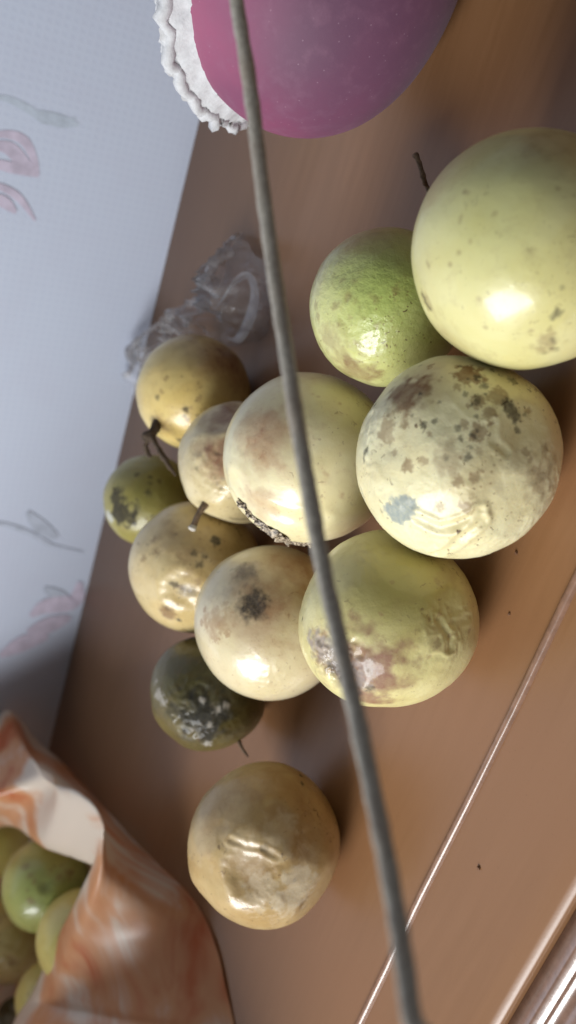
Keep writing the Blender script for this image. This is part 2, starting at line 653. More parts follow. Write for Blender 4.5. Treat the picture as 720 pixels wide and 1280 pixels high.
# C: creased pale fruit with grey scar
f = Fruit(571, 572, 125, 3, sub=7)
f.base_shape(0.025, 1.5, 0.006)
f.wrinkle(550, 650, 70, 0.014, 3.4, 1.6)
f.wrinkle(640, 560, 60, 0.012, 3.5, 2)
f.wrinkle(575, 600, 120, 0.016, 2.4, 1.6)
for q in ((490, 560, .965), (550, 645, .955), (650, 545, .955), (590, 545, .972), (630, 630, .96), (520, 600, .97)):
    f.facet(*q)
f.crease([(520, 648), (548, 662), (575, 655), (600, 640)], 5, 0.016, 0.9)
f.crease([(545, 690), (580, 668), (603, 650)], 5, 0.018, 0.9)
f.crease([(618, 528), (616, 552), (634, 566)], 4, 0.007)
f.crease([(462, 520), (458, 560)], 5, 0.012)
f.mark(0, 508, 493, 36, 1.0, 0.6, 0.7); f.mark(0, 480, 540, 16, 0.6, 0.4, 0.9); f.mark(0, 585, 470, 18, 0.95, 0.25, 0.9); f.mark(0, 622, 500, 14, 0.7, 0.3, 0.9); f.mark(0, 560, 575, 24, 0.5, 0.7, 0.9)
f.mark(0, 676, 600, 30, 0.6, 0.8, 0.7); f.mark(0, 600, 600, 40, 0.3, 0.9, 0.8); f.mark(0, 540, 470, 60, 0.3, 0.9, 0.6)
f.mark(1, 634, 507, 9, 0.85, 0.4, 0.8, stretch=(645, 520)); f.mark(1, 640, 478, 8, 0.6, 0.5, 0.8)
f.mark(1, 467, 507, 4, 0.9); f.mark(1, 458, 560, 3, 0.7, stretch=(455, 575))
f.specks(1, 34, 3.4, 585, 505, 75, 0.85); f.specks(0, 34, 6, 585, 545, 100, 0.8)
f.mark(2, 492, 640, 17, 1.0, 0.3, 0.5, stretch=(505, 634)); f.mark(2, 452, 610, 5, 0.5, stretch=(456, 622))
f.specks(1, 8, 2.5, 494, 634, 22, 0.6)
fC = f
f.build(fruit_material('creased_cream_rind', lin(236, 230, 188), lin(226, 214, 164), lin(170, 165, 90), lin(126, 92, 56), DARK, lin(150, 158, 152), 0.42, 0.16, 0.6, 0.5),
        'creased cream passion fruit with brown freckles and a grey scar', G_PILE)

# D: smooth with pink-brown blush, split by a withered strip
f = Fruit(387, 573, 105, 4)
f.base_shape(0.018, 1.2, 0.003)
f.mark(0, 335, 545, 48, 0.75, 0.8, 0.5); f.mark(0, 330, 630, 32, 0.5, 0.8, 0.6); f.mark(0, 450, 665, 45, 0.5, 0.9, 0.4)
f.mark(0, 400, 465, 60, 0.35, 0.9, 0.4)
f.crease([(300, 600), (318, 628), (352, 645), (400, 652)], 9, 0.018, 0.6)
f.crease([(296, 618), (312, 648), (345, 672), (385, 690)], 5, 0.016, 0.7)
f.wrinkle(320, 560, 30, 0.008, 10, 2)
f.specks(0, 12, 3, 400, 560, 70, 0.5)
f.build(fruit_material('blushed_cream_rind', lin(238, 229, 188), lin(232, 220, 172), lin(180, 172, 92), lin(168, 116, 82), DARK, GREY, 0.33, 0.35, 0.2, 0.25),
        'smooth yellow passion fruit with pinkish blush and a withered strip below', G_PILE)
P = smooth_path([tuple(f.surf(x, y, 0.0004)) + (w,) for x, y, w in ((301, 622, .0006), (308, 632, .0016), (318, 645, .0014), (332, 657, .0028), (346, 667, .0040), (358, 675, .0042), (372, 684, .0036), (384, 692, .0030), (394, 698, .0010))], 9)
V, F = [], []
for i in range(len(P)):
    nrm = P[i, :3] - f.C
    nrm /= np.linalg.norm(nrm)
    t_ = P[min(i + 1, len(P) - 1), :3] - P[max(i - 1, 0), :3]
    sd = np.cross(nrm, t_ / np.linalg.norm(t_))
    for j in range(9):
        q = j / 4 - 1
        V.append(P[i, :3] + sd * q * P[i, 3] + nrm * (0.0016 * (1 - q * q)))
V = np.array(V)
V += 0.0016 * np.stack([fbm(V * 700 + 9 * q, 120 + q, 3) for q in range(3)], axis=1)
for i in range(len(P) - 1):
    for j in range(8):
        F.append((i * 9 + j, i * 9 + j + 1, (i + 1) * 9 + j + 1, (i + 1) * 9 + j))
mtw, ntw, bw, Nw, Lw = new_mat('torn_rind_fibre')
nw = noise(ntw, 900, 4, 0.7, obj_coord(ntw))
Lw.new(mixc(ntw, ramp(ntw, nw, 0.42, 0.60), lin(60, 48, 38), lin(196, 180, 156)), bw.inputs['Base Color'])
bw.inputs['Roughness'].default_value = 0.5
obj_from('withered_strip', V.tolist(), F, mtw, f.ob)
fD = f

# E: brown shrunken fruit between
f = Fruit(299, 578, 76, 5)
f.base_shape(0.03, 1.6, 0.006)
f.facet(268, 520, .92, .008)
f.facet(300, 508, .93, .008)
f.facet(262, 600, .96)
f.facet(245, 560, .96)
f.mark(0, 280, 570, 36, 0.95, 0.6, 0.5); f.mark(0, 290, 515, 40, 0.9, 0.7, 0.4); f.mark(0, 245, 560, 14, 0.5, 0.8, 0.8)
f.wrinkle(270, 585, 40, 0.026, 8, 2)
f.specks(1, 8, 2.2, 262, 590, 26, 0.5); f.mark(1, 290, 648, 3, 0.5, stretch=(306, 650))
f.build(fruit_material('browned_cream_rind', lin(222, 208, 166), lin(208, 190, 142), lin(180, 172, 92), lin(140, 102, 74), DARK, GREY, 0.4, 0.35, 0.4, 0.5),
        'small half browned passion fruit with a short stem, beside the blushed one', G_PILE)
fE = f
a = f.surf(257, 629, -0.001); bq = on_table(239, 662, 0.036)
bq = at_depth(239, 663, np.dot(a - CAM, RCV[:, 2]) - 0.004)
P = smooth_path([tuple(a) + (.0021,), tuple(a * .6 + bq * .4 + np.array([0, 0, .0008])) + (.0014,), tuple(a * .15 + bq * .85) + (.0016,)], 6)
st = tube('stem', P[:, :3], P[:, 3], STEM, f.ob, 10, 0.35, 3)
P = smooth_path([tuple(a * .17 + bq * .83) + (.0017,), tuple(a * .05 + bq * .95) + (.0021,), tuple(bq) + (.0010,)], 4)
tube('stem_tip', P[:, :3], P[:, 3], PALE_TIP, f.ob, 10, 0.3, 4)

# F: yellow, withered dark calyx
f = Fruit(240, 491, 71, 6)
f.base_shape(0.02, 1.3, 0.003)
f.mark(0, 285, 450, 50, 0.9, 0.8, 0.3, 3); f.mark(0, 235, 420, 36, 0.6, 0.9, 0.4); f.mark(0, 200, 530, 14, 0.5, 0.8)
f.mark(1, 194, 497, 4, 0.7); f.mark(1, 230, 512, 4, 0.9, 0.4, 0.8); f.mark(1, 228, 520, 3, 0.6); f.mark(1, 246, 520, 3, 0.6); f.mark(1, 222, 551, 4, 0.7)
f.specks(0, 10, 3, 225, 500, 40, 0.6)
f.build(fruit_material('golden_rind', lin(220, 198, 130), lin(210, 184, 112), lin(160, 150, 70), lin(112, 70, 42), DARK, GREY, 0.36, 0.35, 0.3, 0.3),
        'golden passion fruit with dark withered calyx beside the clear film', G_PILE)
fF = f
dd = np.dot(f.surf(195, 533) - CAM, RCV[:, 2])
for k, pts in enumerate((((198, 526, 0, .0028), (193, 536, -.004, .0022), (186, 544, -.006, .0028), (181, 552, -.006, .0016)),
                         ((184, 548, -.006, .0014), (182, 560, -.005, .0014), (188, 572, -.004, .0012)),
                         ((188, 545, -.006, .0016), (196, 558, -.008, .0013), (204, 571, -.009, .0017), (212, 584, -.009, .0010), (220, 594, -.008, .0006)))):
    P = smooth_path([tuple(at_depth(x, y, dd + o)) + (r,) for x, y, o, r in pts], 7)
    tube('stem' if k == 0 else 'withered_sepal', P[:, :3], P[:, 3], STEMD, f.ob, 9, 0.7, 5 + k)

# G: olive green with black mould at its side
f = Fruit(187, 626, 58, 7)
f.base_shape(0.02, 1.4, 0.005)
f.mark(3, 190, 600, 55, 0.8, 0.9, 0.4, 3)
f.mark(1, 152, 640, 19, 1.0, 0.3, 0.8); f.mark(1, 143, 620, 12, 0.95, 0.4, 0.9); f.mark(2, 135, 646, 9, 0.9, 0.4, 0.6)
f.specks(1, 12, 3, 172, 625, 36, 0.7)
f.build(fruit_material('olive_rind', lin(166, 156, 92), lin(146, 138, 74), lin(110, 106, 50), BROWN, DARK, lin(190, 192, 186), 0.42, 0.2, 0.6, 0.5),
        'small olive passion fruit with black mould spot beside the white wall', G_PILE)

# H: tan with sunken ring
f = Fruit(243, 709, 82, 8)
f.base_shape(0.02, 1.4, 0.004)
f.dent(224, 740, 23, 0.034, 0.5, 0.35)
f.dent(207, 768, 20, 0.018, 0.2, 0.4)
f.mark(2, 228, 738, 9, 0.55, 0.4, 0.5, stretch=(236, 740)); f.mark(1, 212, 730, 4, 0.8, stretch=(218, 732)); f.mark(1, 226, 737, 3, 0.5, stretch=(238, 740))
f.mark(1, 269, 676, 7, 0.95, 0.35, 0.7); f.mark(1, 240, 692, 5, 0.7, 0.4, 0.9); f.mark(1, 248, 706, 5, 0.7, 0.4, 0.9); f.mark(1, 254, 696, 4, 0.6)
f.mark(1, 222, 776, 3.5, 1.0, 0.3, 0.3); f.mark(0, 207, 766, 13, 0.9, 0.4, 0.5); f.mark(1, 206, 760, 6, 0.4)
f.mark(0, 230, 680, 40, 0.5, 0.8, 0.8); f.mark(0, 280, 690, 50, 0.5, 0.9, 0.4)
f.specks(0, 18, 4, 220, 695, 45, 0.7); f.specks(1, 8, 2, 215, 690, 45, 0.6)
f.build(fruit_material('tan_cream_rind', lin(214, 194, 144), lin(202, 178, 122), lin(170, 158, 80), lin(132, 100, 62), DARK, lin(120, 112, 100), 0.36, 0.4, 0.5, 0.45),
        'tan passion fruit with dark spots and a sunken ring near its side', G_PILE)

# I: black bruise
f = Fruit(334, 778, 97, 9, sub=7)
f.base_shape(0.015, 1.2, 0.003)
f.mark(0, 325, 755, 62, 0.7, 0.9, 0.4); f.mark(0, 370, 710, 60, 0.75, 0.9, 0.3)
f.mark(1, 310, 757, 20, 0.95, 0.6, 0.6); f.mark(1, 300, 716, 20, 0.6, 0.8, 0.6); f.mark(1, 280, 745, 14, 0.25, 0.9, 0.8)
f.mark(2, 266, 745, 26, 0.25, 0.9, 0.6)
f.mark(0, 262, 780, 22, 0.55, 0.7, 0.9); f.specks(0, 16, 4, 265, 775, 26, 0.6)
f.dent(310, 757, 14, 0.012, 0.1); f.wrinkle(311, 760, 15, 0.012, 16, 2)
f.build(fruit_material('bruised_cream_rind', lin(226, 213, 176), lin(220, 205, 162), lin(180, 168, 92), lin(150, 98, 56), lin(34, 28, 24), lin(190, 186, 176), 0.30, 0.5, 0.2, 0.3),
        'yellow passion fruit with a black bruise ringed in brown', G_PILE)
fI = f

# J: olive topped with grey mouldy side
f = Fruit(482, 774, 112, 10, sub=7)
f.base_shape(0.025, 1.3, 0.004)
f.mark(3, 490, 715, 85, 0.75, 0.9, 0.4, 3)
f.mark(0, 452, 838, 58, 1.0, 0.5, 0.7); f.mark(0, 398, 810, 26, 0.8, 0.6, 0.6)
f.mark(2, 393, 803, 20, 0.7, 0.6, 0.9, stretch=(445, 845)); f.mark(2, 455, 836, 15, 0.6, 0.7, 0.8)
f.mark(1, 410, 836, 10, 0.8, 0.5, 0.8, stretch=(440, 862)); f.mark(1, 460, 860, 7, 0.7, 0.5, 0.9)
for q in ((560, 780, .965), (520, 830, .98), (420, 830, .95)):
    f.facet(*q)
f.wrinkle(415, 825, 48, 0.055, 9, 1.6); f.dent(425, 840, 26, 0.03, 0.2)
f.wrinkle(560, 790, 50, 0.016, 8, 2.2); f.crease([(548, 775), (562, 798), (560, 812)], 4, 0.012, 0.5); f.crease([(566, 780), (585, 772)], 4, 0.008, 0.5)
f.mark(1, 374, 772, 3, 0.8); f.specks(0, 16, 4, 510, 780, 80, 0.5); f.mark(0, 555, 720, 20, 0.35, 0.8, 0.7)
f.build(fruit_material('olive_cream_rind', lin(226, 217, 158), lin(216, 204, 140), lin(150, 138, 50), lin(140, 100, 74), DARK, lin(160, 152, 148), 0.38, 0.3, 0.3, 0.4),
        'olive-topped yellow passion fruit with a grey mouldy patch', G_PILE)

# K: dark green, rotten
f = Fruit(259, 864, 73, 11)
f.base_shape(0.03, 1.5, 0.008)
f.mark(3, 250, 840, 70, 0.9, 0.9, 0.4, 3)
f.mark(1, 255, 895, 38, 0.95, 0.6, 0.9); f.mark(1, 290, 850, 40, 0.5, 0.9, 0.7)
for x, y, r in ((197, 868, 8), (203, 876, 6), (252, 874, 4), (272, 886, 5), (262, 905, 4), (282, 880, 5), (258, 930, 6), (240, 912, 3), (194, 850, 4)):
    f.mark(2, x, y, r, 0.9, 0.4, 0.9)
f.wrinkle(250, 890, 50, 0.05, 8, 2)
f.build(fruit_material('mouldy_green_rind', lin(112, 100, 56), lin(92, 82, 44), lin(72, 68, 32), BROWN, lin(24, 22, 18), lin(168, 162, 152), 0.42, 0.2, 0.5, 0.7),
        'dark green rotten passion fruit flecked with white mould', G_PILE)
a = f.surf(298, 925); P = smooth_path([tuple(a) + (.0010,), tuple(at_depth(303, 936, np.dot(a - CAM, RCV[:, 2]) - .003)) + (.0008,), tuple(at_depth(310, 946, np.dot(a - CAM, RCV[:, 2]) - .004)) + (.0005,)], 5)
tube('stem', P[:, :3], P[:, 3], STEM, f.ob, 8, 0.4, 2)

# L: the one apart, collapsed top
f = Fruit(329, 1054, 96, 12, sub=7)
f.base_shape(0.025, 1.5, 0.006)
for q in ((300, 1095, .95), (370, 1105, .95), (270, 1050, .97), (350, 1040, .97), (385, 1060, .97)):
    f.facet(*q)
f.dent(313, 1092, 40, 0.075, 0.20, 0.12)
f.facet(260, 1100, .95)
f.facet(400, 1120, .95)
f.crease([(288, 1052), (306, 1060), (328, 1064), (348, 1074)], 3, 0.012, 0.5)
f.wrinkle(335, 1085, 80, 0.008, 2.6, 1.8); f.wrinkle(375, 1125, 44, 0.007, 5, 1.6)
f.mark(0, 310, 1090, 34, 0.55, 0.8, 0.5); f.mark(0, 385, 1050, 40, 0.5, 0.9, 0.5); f.mark(0, 270, 1000, 50, 0.35, 0.9, 0.6); f.mark(0, 345, 985, 75, 0.7, 0.9, 0.5)
f.mark(2, 372, 1120, 30, 0.75, 0.4, 0.9); f.mark(2, 350, 1045, 26, 0.4, 0.6, 0.9); f.mark(2, 330, 1120, 24, 0.45, 0.5, 0.9); f.specks(2, 9, 6, 368, 1100, 40, 0.5); f.mark(2, 300, 1060, 24, 0.3, 0.8, 0.9); f.mark(2, 385, 1080, 20, 0.3, 0.8, 0.9)
f.mark(1, 376, 974, 3.5, 0.85); f.mark(1, 378, 984, 3, 0.8); f.mark(1, 331, 1063, 5, 0.5); f.mark(1, 372, 1104, 2.5, 0.9); f.mark(1, 382, 1130, 8, 0.4)
f.specks(0, 14, 4, 320, 1030, 75, 0.5)
f.build(fruit_material('collapsed_tan_rind', lin(194, 170, 122), lin(178, 148, 96), lin(160, 148, 80), lin(136, 100, 56), DARK, lin(210, 196, 168), 0.36, 0.35, 0.5, 0.3),
        'tan passion fruit with a collapsed dented top, apart from the pile', stretch=((1, 0.1, 0), 1.05))

# ---- mango in a white foam sleeve
mt, nt, b, N, L = new_mat('purple_mango_skin')
v = obj_coord(nt)
big = noise(nt, 16, 3, 0.5, v, 0.4)
med = noise(nt, 130, 5, 0.65, v)
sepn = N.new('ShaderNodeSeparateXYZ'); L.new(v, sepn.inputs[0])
c = mixc(nt, ramp(nt, big, 0.30, 0.66), lin(168, 66, 106), lin(138, 60, 96))
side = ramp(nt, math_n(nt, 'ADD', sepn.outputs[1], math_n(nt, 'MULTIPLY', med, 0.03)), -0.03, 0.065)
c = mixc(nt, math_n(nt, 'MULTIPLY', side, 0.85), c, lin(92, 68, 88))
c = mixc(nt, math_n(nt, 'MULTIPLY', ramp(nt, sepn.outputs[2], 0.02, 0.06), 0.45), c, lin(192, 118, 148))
c = mixc(nt, math_n(nt, 'MULTIPLY', ramp(nt, med, 0.45, 0.8), 0.16), c, lin(176, 128, 150))
vo = N.new('ShaderNodeTexVoronoi'); vo.inputs['Scale'].default_value = 300; L.new(v, vo.inputs['Vector'])
dots = math_n(nt, 'SUBTRACT', 1.0, ramp(nt, vo.outputs['Distance'], 0.03, 0.12))
c = mixc(nt, math_n(nt, 'MULTIPLY', dots, 0.25), c, lin(200, 170, 185))
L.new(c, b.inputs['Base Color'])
b.inputs['Roughness'].default_value = 0.62
b.inputs['Specular IOR Level'].default_value = 0.3
b.inputs['Sheen Weight'].default_value = 0.10
b.inputs['Sheen Roughness'].default_value = 0.5
b.inputs['Sheen Tint'].default_value = (0.85, 0.8, 0.95, 1)
L.new(bump(nt, med, 0.25, 0.0006), b.inputs['Normal'])
D, Fc = ico(6)
MC = np.array([-0.052, -0.3595, 0.0565])
AX = np.array([0.0695, 0.0570, 0.0560])
h = 1 + 0.012 * fbm(D * 1.3, 77, 2) + 0.03 * D[:, 0] * -1 * D[:, 2] * 0.6
V = D * AX * h[:, None]
MC[2] = -V[:, 2].min() + 0.0001
me = bpy.data.meshes.new('mango')
me.from_pydata(V.tolist(), [], Fc)
me.polygons.foreach_set('use_smooth', [True] * len(me.polygons))
me.materials.append(mt)
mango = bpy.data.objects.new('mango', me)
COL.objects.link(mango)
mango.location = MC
tag(mango, 'large purple-pink mango with dusty bloom, lying in white foam net', 'mango')

FOAM = plain('white_foam', lin(206, 207, 210), 0.75, 500, 0.0006, 0.12)
axis = RCV @ np.array([-0.85, -0.52, 0.46])
axis /= np.linalg.norm(axis)
e1 = np.cross(axis, [0.2, 0.3, 0.9]); e1 /= np.linalg.norm(e1)
e2 = np.cross(axis, e1)
V, F = [], []
NS = 40
rg = random.Random(3)
TH = math.radians(67)


def net_pt(th, ph, extra=0.0):
    d = axis * math.cos(th) + (e1 * math.cos(ph) + e2 * math.sin(ph)) * math.sin(th)
    fl = 1.045 + 0.095 * (th / TH) ** 4 + 0.012 * math.sin(ph * 5) * (th / TH) ** 2 + extra
    p = MC + d * AX * fl
    p[2] = max(p[2], 0.0022)
    return p


net_paths = []
for s in (1, -1):
    for k in range(NS):
        ph0 = 2 * math.pi * k / NS
        path = []
        for i in range(25):
            u = i / 24
            th = math.radians(14) + (TH - math.radians(14)) * u
            path.append(net_pt(th, ph0 + s * 0.9 * u, 0.008 * s + 0.022 * rg.uniform(-1, 1)))
        net_paths.append((path, 0.0024))
for u in np.linspace(0.15, 1.0, 10):
    th = math.radians(14) + (TH - math.radians(14)) * u
    path = [net_pt(th, 2 * math.pi * k / 160, 0.016 * math.sin(k * 1.1) + 0.02 * rg.uniform(-1, 1)) for k in range(161)]
    net_paths.append((path, 0.0026 if u == 1.0 else 0.0020))
for path, r in net_paths:
    v1, f1 = tube_data(path, [r * (1 + 0.25 * rg.uniform(-1, 1)) for _ in path], 6)
    o = len(V)
    V += v1
    F += [tuple(i + o for i in ff) for ff in f1]
o = len(V)
for i in range(31):
    for k in range(96):
        V.append(net_pt(math.radians(6) + (TH * 0.985 - math.radians(6)) * i / 30, 2 * math.pi * k / 96, -0.004 + 0.01 * rg.uniform(-1, 1)))
for i in range(30):
    for k in range(96):
        F.append((o + i * 96 + k, o + i * 96 + (k + 1) % 96, o + (i + 1) * 96 + (k + 1) % 96, o + (i + 1) * 96 + k))
# thick spongy rim filling the gap between the net's edge and the fruit
o = len(V)
for i in range(9):
    u = i / 8
    for k in range(240):
        ph = 2 * math.pi * k / 240
        p0 = net_pt(TH, ph)
        th2 = TH + math.radians(7) * u
        d = axis * math.cos(th2) + (e1 * math.cos(ph) + e2 * math.sin(ph)) * math.sin(th2)
        p1 = MC + d * AX * 0.97
        q = p0 * (1 - u) + p1 * u
        q = q + d * (0.0035 * math.sin(math.pi * min(1, u + .15)) + 0.0016 * math.sin(k * 0.785) * math.cos(u * 9) + 0.0008 * rg.uniform(-1, 1))
        q[2] = max(q[2], 0.002)
        V.append(q)
for i in range(8):
    for k in range(240):
        F.append((o + i * 240 + k, o + i * 240 + (k + 1) % 240, o + (i + 1) * 240 + (k + 1) % 240, o + (i + 1) * 240 + k))
net = obj_from('foam_net', V, F, FOAM)
tag(net, 'white expanded foam fruit net cupped around the purple mango', 'foam net')

# ---- orange and white marbled plastic bag holding more fruit
mt, nt, b, N, L = new_mat('marbled_orange_plastic')
v = obj_coord(nt, (1, 1, 1), (0.4, 0.5, 0.3))
w1 = noise(nt, 6.0, 2, 0.5, v, 1.6)
w2 = noise(nt, 14.0, 3, 0.55, v, 2.2)
swirl = math_n(nt, 'ADD', math_n(nt, 'MULTIPLY', w1, 0.65), math_n(nt, 'MULTIPLY', w2, 0.35))
c = mixc(nt, ramp(nt, swirl, 0.46, 0.56), lin(236, 224, 208), lin(220, 164, 122))
c = mixc(nt, ramp(nt, swirl, 0.55, 0.66), c, lin(198, 106, 64))
L.new(c, b.inputs['Base Color'])
b.inputs['Roughness'].default_value = 0.30
tr = N.new('ShaderNodeBsdfTranslucent')
L.new(c, tr.inputs[0])
mx = N.new('ShaderNodeMixShader')
mx.inputs[0].default_value = 0.26
L.new(b.outputs[0], mx.inputs[1]); L.new(tr.outputs[0], mx.inputs[2])
L.new(mx.outputs[0], N['Material Output'].inputs[0])
BAGM = mt


def T(px, py, z):
    return tuple(on_table(px, py, z))


# stations run along the front, round the near corner, back along the side and round behind
base = [(.72, -.13, .001), (.51, -.135, .001), T(302, 1330, .001), T(291, 1275, .001), T(272, 1182, .001), T(245, 1127, .001), T(192, 1074, .001), T(138, 1018, .001), T(98, 974, .004), T(48, 928, .022), T(0, 893, .050), (.60, -.538, .06), (.73, -.45, .001)]
rim = [(.70, -.16, .27), (.495, -.150, .19), T(30, 1300, .075), T(58, 1237, .059), T(87, 1170, .058), T(119, 1099, .058), T(128, 1050, .058), T(129, 1027, .059), T(110, 1003, .062), T(76, 993, .066), T(0, 997, .075), (.62, -.50, .33), (.74, -.36, .36)]  # unseen back and front flap made tall to cast shade over the lower left
inr = [(.66, -.22, .14), (.53, -.25, .10), T(20, 1300, .06), T(50, 1240, .047), T(78, 1172, .046), T(110, 1106, .048), T(119, 1090, .050), T(120, 1082, .050), T(92, 1073, .052), T(60, 1062, .056), T(-10, 1036, .062), (.61, -.505, .14), (.71, -.38, .14)]
bot = [(.67, -.32, .004), (.60, -.31, .004), (.56, -.315, .004), (.52, -.33, .004), (.49, -.34, .004), (.475, -.350, .004), (.47, -.36, .004), (.47, -.37, .004), (.475, -.40, .004), (.49, -.45, .004), (.53, -.495, .004), (.63, -.515, .004), (.70, -.42, .004)]
base, rim, inr, bot = (np.array(q) for q in (base, rim, inr, bot))
mid = base * .62 + rim * .38 + np.array([0, 0, .006])
upr = base * .25 + rim * .75 + np.array([0, 0, .005])
KN = 14
loops = [closed_path(q, KN) for q in (base, mid, upr, rim, inr, bot)]
# smooth the sweep from loop to loop
V, F = [], []
n = len(loops[0])
cols = []
for k in range(n):
    cols.append(smooth_path([lp[k] for lp in loops], 7))
rows = len(cols[0])
for j in range(rows):
    for k in range(n):
        V.append(cols[k][j])
V = np.array(V)
V += 0.0012 * np.stack([fbm(V * 26 + 5 * q, 60 + q, 3) for q in range(3)], axis=1)
V[:, 2] = np.maximum(V[:, 2], 0.0006)
V[:, 1] = np.maximum(V[:, 1], WALL_Y + 0.002)
V = list(V)
for j in range(rows - 1):
    for k in range(n):
        F.append((j * n + k, j * n + (k + 1) % n, (j + 1) * n + (k + 1) % n, (j + 1) * n + k))
V.append(np.array([.57, -.41, .004]))
for k in range(n):
    F.append(((rows - 1) * n + k, (rows - 1) * n + (k + 1) % n, len(V) - 1))
bag = obj_from('plastic_bag', V, F, BAGM)
tag(bag, 'orange and white marbled plastic bag, open and holding passion fruits', 'bag')

G_BAG = 'passion fruits inside the marbled bag'
yg = fruit_material('bag_green_rind', lin(176, 180, 110), lin(156, 164, 92), lin(128, 146, 70), BROWN, DARK, GREY, 0.36, 0.4, 0.5, 0.6)
yy = fruit_material('bag_yellow_rind', lin(206, 196, 122), lin(196, 182, 104), lin(170, 164, 80), BROWN, DARK, GREY, 0.36, 0.4, 0.3, 0.4)
yw = fruit_material('bag_shrivelled_rind', lin(206, 194, 140), lin(184, 164, 108), lin(170, 164, 90), BROWN, DARK, GREY, 0.3, 0.5, 0.4, 0.6)
for px, py, r, sd, z, mtl, lab, wr in (
        (58, 1106, 56, 21, .042, yg, 'green passion fruit in the marbled bag, beside its rim', 0),
        (-12, 1050, 48, 22, .046, yy, 'pale passion fruit in the marbled bag, tucked under the white fold', 0),
        (14, 1172, 52, 23, .034, yw, 'shrivelled bubbly passion fruit low inside the marbled bag', 1),
        (104, 1172, 58, 24, .032, yy, 'pale yellow passion fruit showing over the front rim of the marbled bag', 0),
        (66, 1246, 46, 25, .034, yy, 'olive yellow passion fruit at the bottom of the marbled bag', 0),
        (6, 1286, 46, 26, .031, yw, 'dark blotched passion fruit deep in the marbled bag', 2)):
    d = ray(px, py)
    f = Fruit(px, py, r, sd, lift=0.01, sub=5, depth=(z - CAM_H) / d[2])
    f.base_shape(0.02, 1.4, 0.004)
    f.mark(3, px, py - 10, r * .8, 0.6, 0.9, 0.4, 3)
    if wr == 1:
        f.wrinkle(px + 5, py + 20, 60, 0.06, 10, 1.6)
    if wr == 2:
        f.mark(1, px, py - 20, 40, 0.9, 0.5, 0.9); f.specks(2, 10, 5, px, py - 20, 30, 0.8)
    if sd == 21:
        f.mark(1, 56, 1108, 9, 0.45, 0.9, 0.5); f.dent(56, 1108, 8, 0.03)
    f.specks(0, 10, 4, px, py, r * .7, 0.6)
    f.build(mtl, lab, G_BAG)

# ---- clear crumpled plastic film behind the golden fruit
mt, nt, b, N, L = new_mat('clear_plastic_film')
v = obj_coord(nt)
trn = N.new('ShaderNodeBsdfTransparent'); trn.inputs[0].default_value = (0.96, 0.96, 0.97, 1)
b.inputs['Base Color'].default_value = (0.92, 0.94, 0.98, 1)
b.inputs['Roughness'].default_value = 0.09
b.inputs['Specular IOR Level'].default_value = 1.0
b.inputs['Coat Weight'].default_value = 1.0
b.inputs['Coat Roughness'].default_value = 0.04
cr = noise(nt, 160, 4, 0.6, v, 1.0)
L.new(bump(nt, cr, 1.0, 0.003), b.inputs['Normal'])
fr = N.new('ShaderNodeFresnel'); fr.inputs[0].default_value = 1.5
fac = math_n(nt, 'ADD', math_n(nt, 'MULTIPLY', fr.outputs[0], 0.7), math_n(nt, 'ADD', 0.09, math_n(nt, 'MULTIPLY', ramp(nt, cr, 0.45, 0.75), 0.14)))
fac.node.use_clamp = True
mx = N.new('ShaderNodeMixShader')
L.new(fac, mx.inputs[0]); L.new(trn.outputs[0], mx.inputs[1]); L.new(b.outputs[0], mx.inputs[2])
L.new(mx.outputs[0], N['Material Output'].inputs[0])
FILM = mt

# outline of the crumpled piece on the table (far edge, near edge), pleated upwards
far = smooth_path([T(170, 440, 0), T(190, 415, 0), T(226, 390, 0), T(270, 362, 0), T(286, 318, 0), T(304, 292, 0)], 12)
near = smooth_path([T(176, 500, 0), T(200, 478, 0), T(250, 440, 0), T(300, 428, 0), T(336, 410, 0), T(338, 325, 0)], 12)
nu, nv = len(far), 34
V, F = [], []
for i in range(nu):
    for j in range(nv):
        t = j / (nv - 1)
        V.append(far[i] * (1 - t) + near[i] * t)
V = np.array(V)
tt = np.tile(np.linspace(0, 1, nv), nu)
uu = np.repeat(np.linspace(0, 1, nu), nv)
env = np.sin(np.pi * np.clip(tt, 0, 1)) ** 0.6 * np.sin(np.pi * np.clip(uu * 0.9 + 0.08, 0, 1)) ** 0.5
rdg = 1 - np.abs(fbm(V * np.array([34, 34, 1]) + fbm(V * 30, 5, 2)[:, None] * 0.7, 91, 3))
V[:, 2] = 0.0008 + env * (0.002 + (0.020 + 0.022 * sstep(0.45, 0.95, uu)) * rdg ** 3)
V[:, 2] += env * 0.004 * np.abs(fbm(V * 190, 96, 3))
V[:, :2] += 0.004 * np.stack([fbm(V * 60, 92, 3), fbm(V * 60, 93, 3)], axis=1)
for i in range(nu - 1):
    for j in range(nv - 1):
        F.append((i * nv + j, i * nv + j + 1, (i + 1) * nv + j + 1, (i + 1) * nv + j))
film = obj_from('plastic_film', V.tolist(), F, FILM)
tag(film, 'crumpled clear plastic film lying behind the golden passion fruit', 'plastic film')
mt, nt, b, N, L = new_mat('milky_plastic_fold')
b.inputs['Base Color'].default_value = (0.92, 0.94, 0.97, 1)
b.inputs['Roughness'].default_value = 0.25
trn = N.new('ShaderNodeBsdfTransparent')
mx = N.new('ShaderNodeMixShader'); mx.inputs[0].default_value = 0.5
L.new(trn.outputs[0], mx.inputs[1]); L.new(b.outputs[0], mx.inputs[2]); L.new(mx.outputs[0], N['Material Output'].inputs[0])
MILK = mt
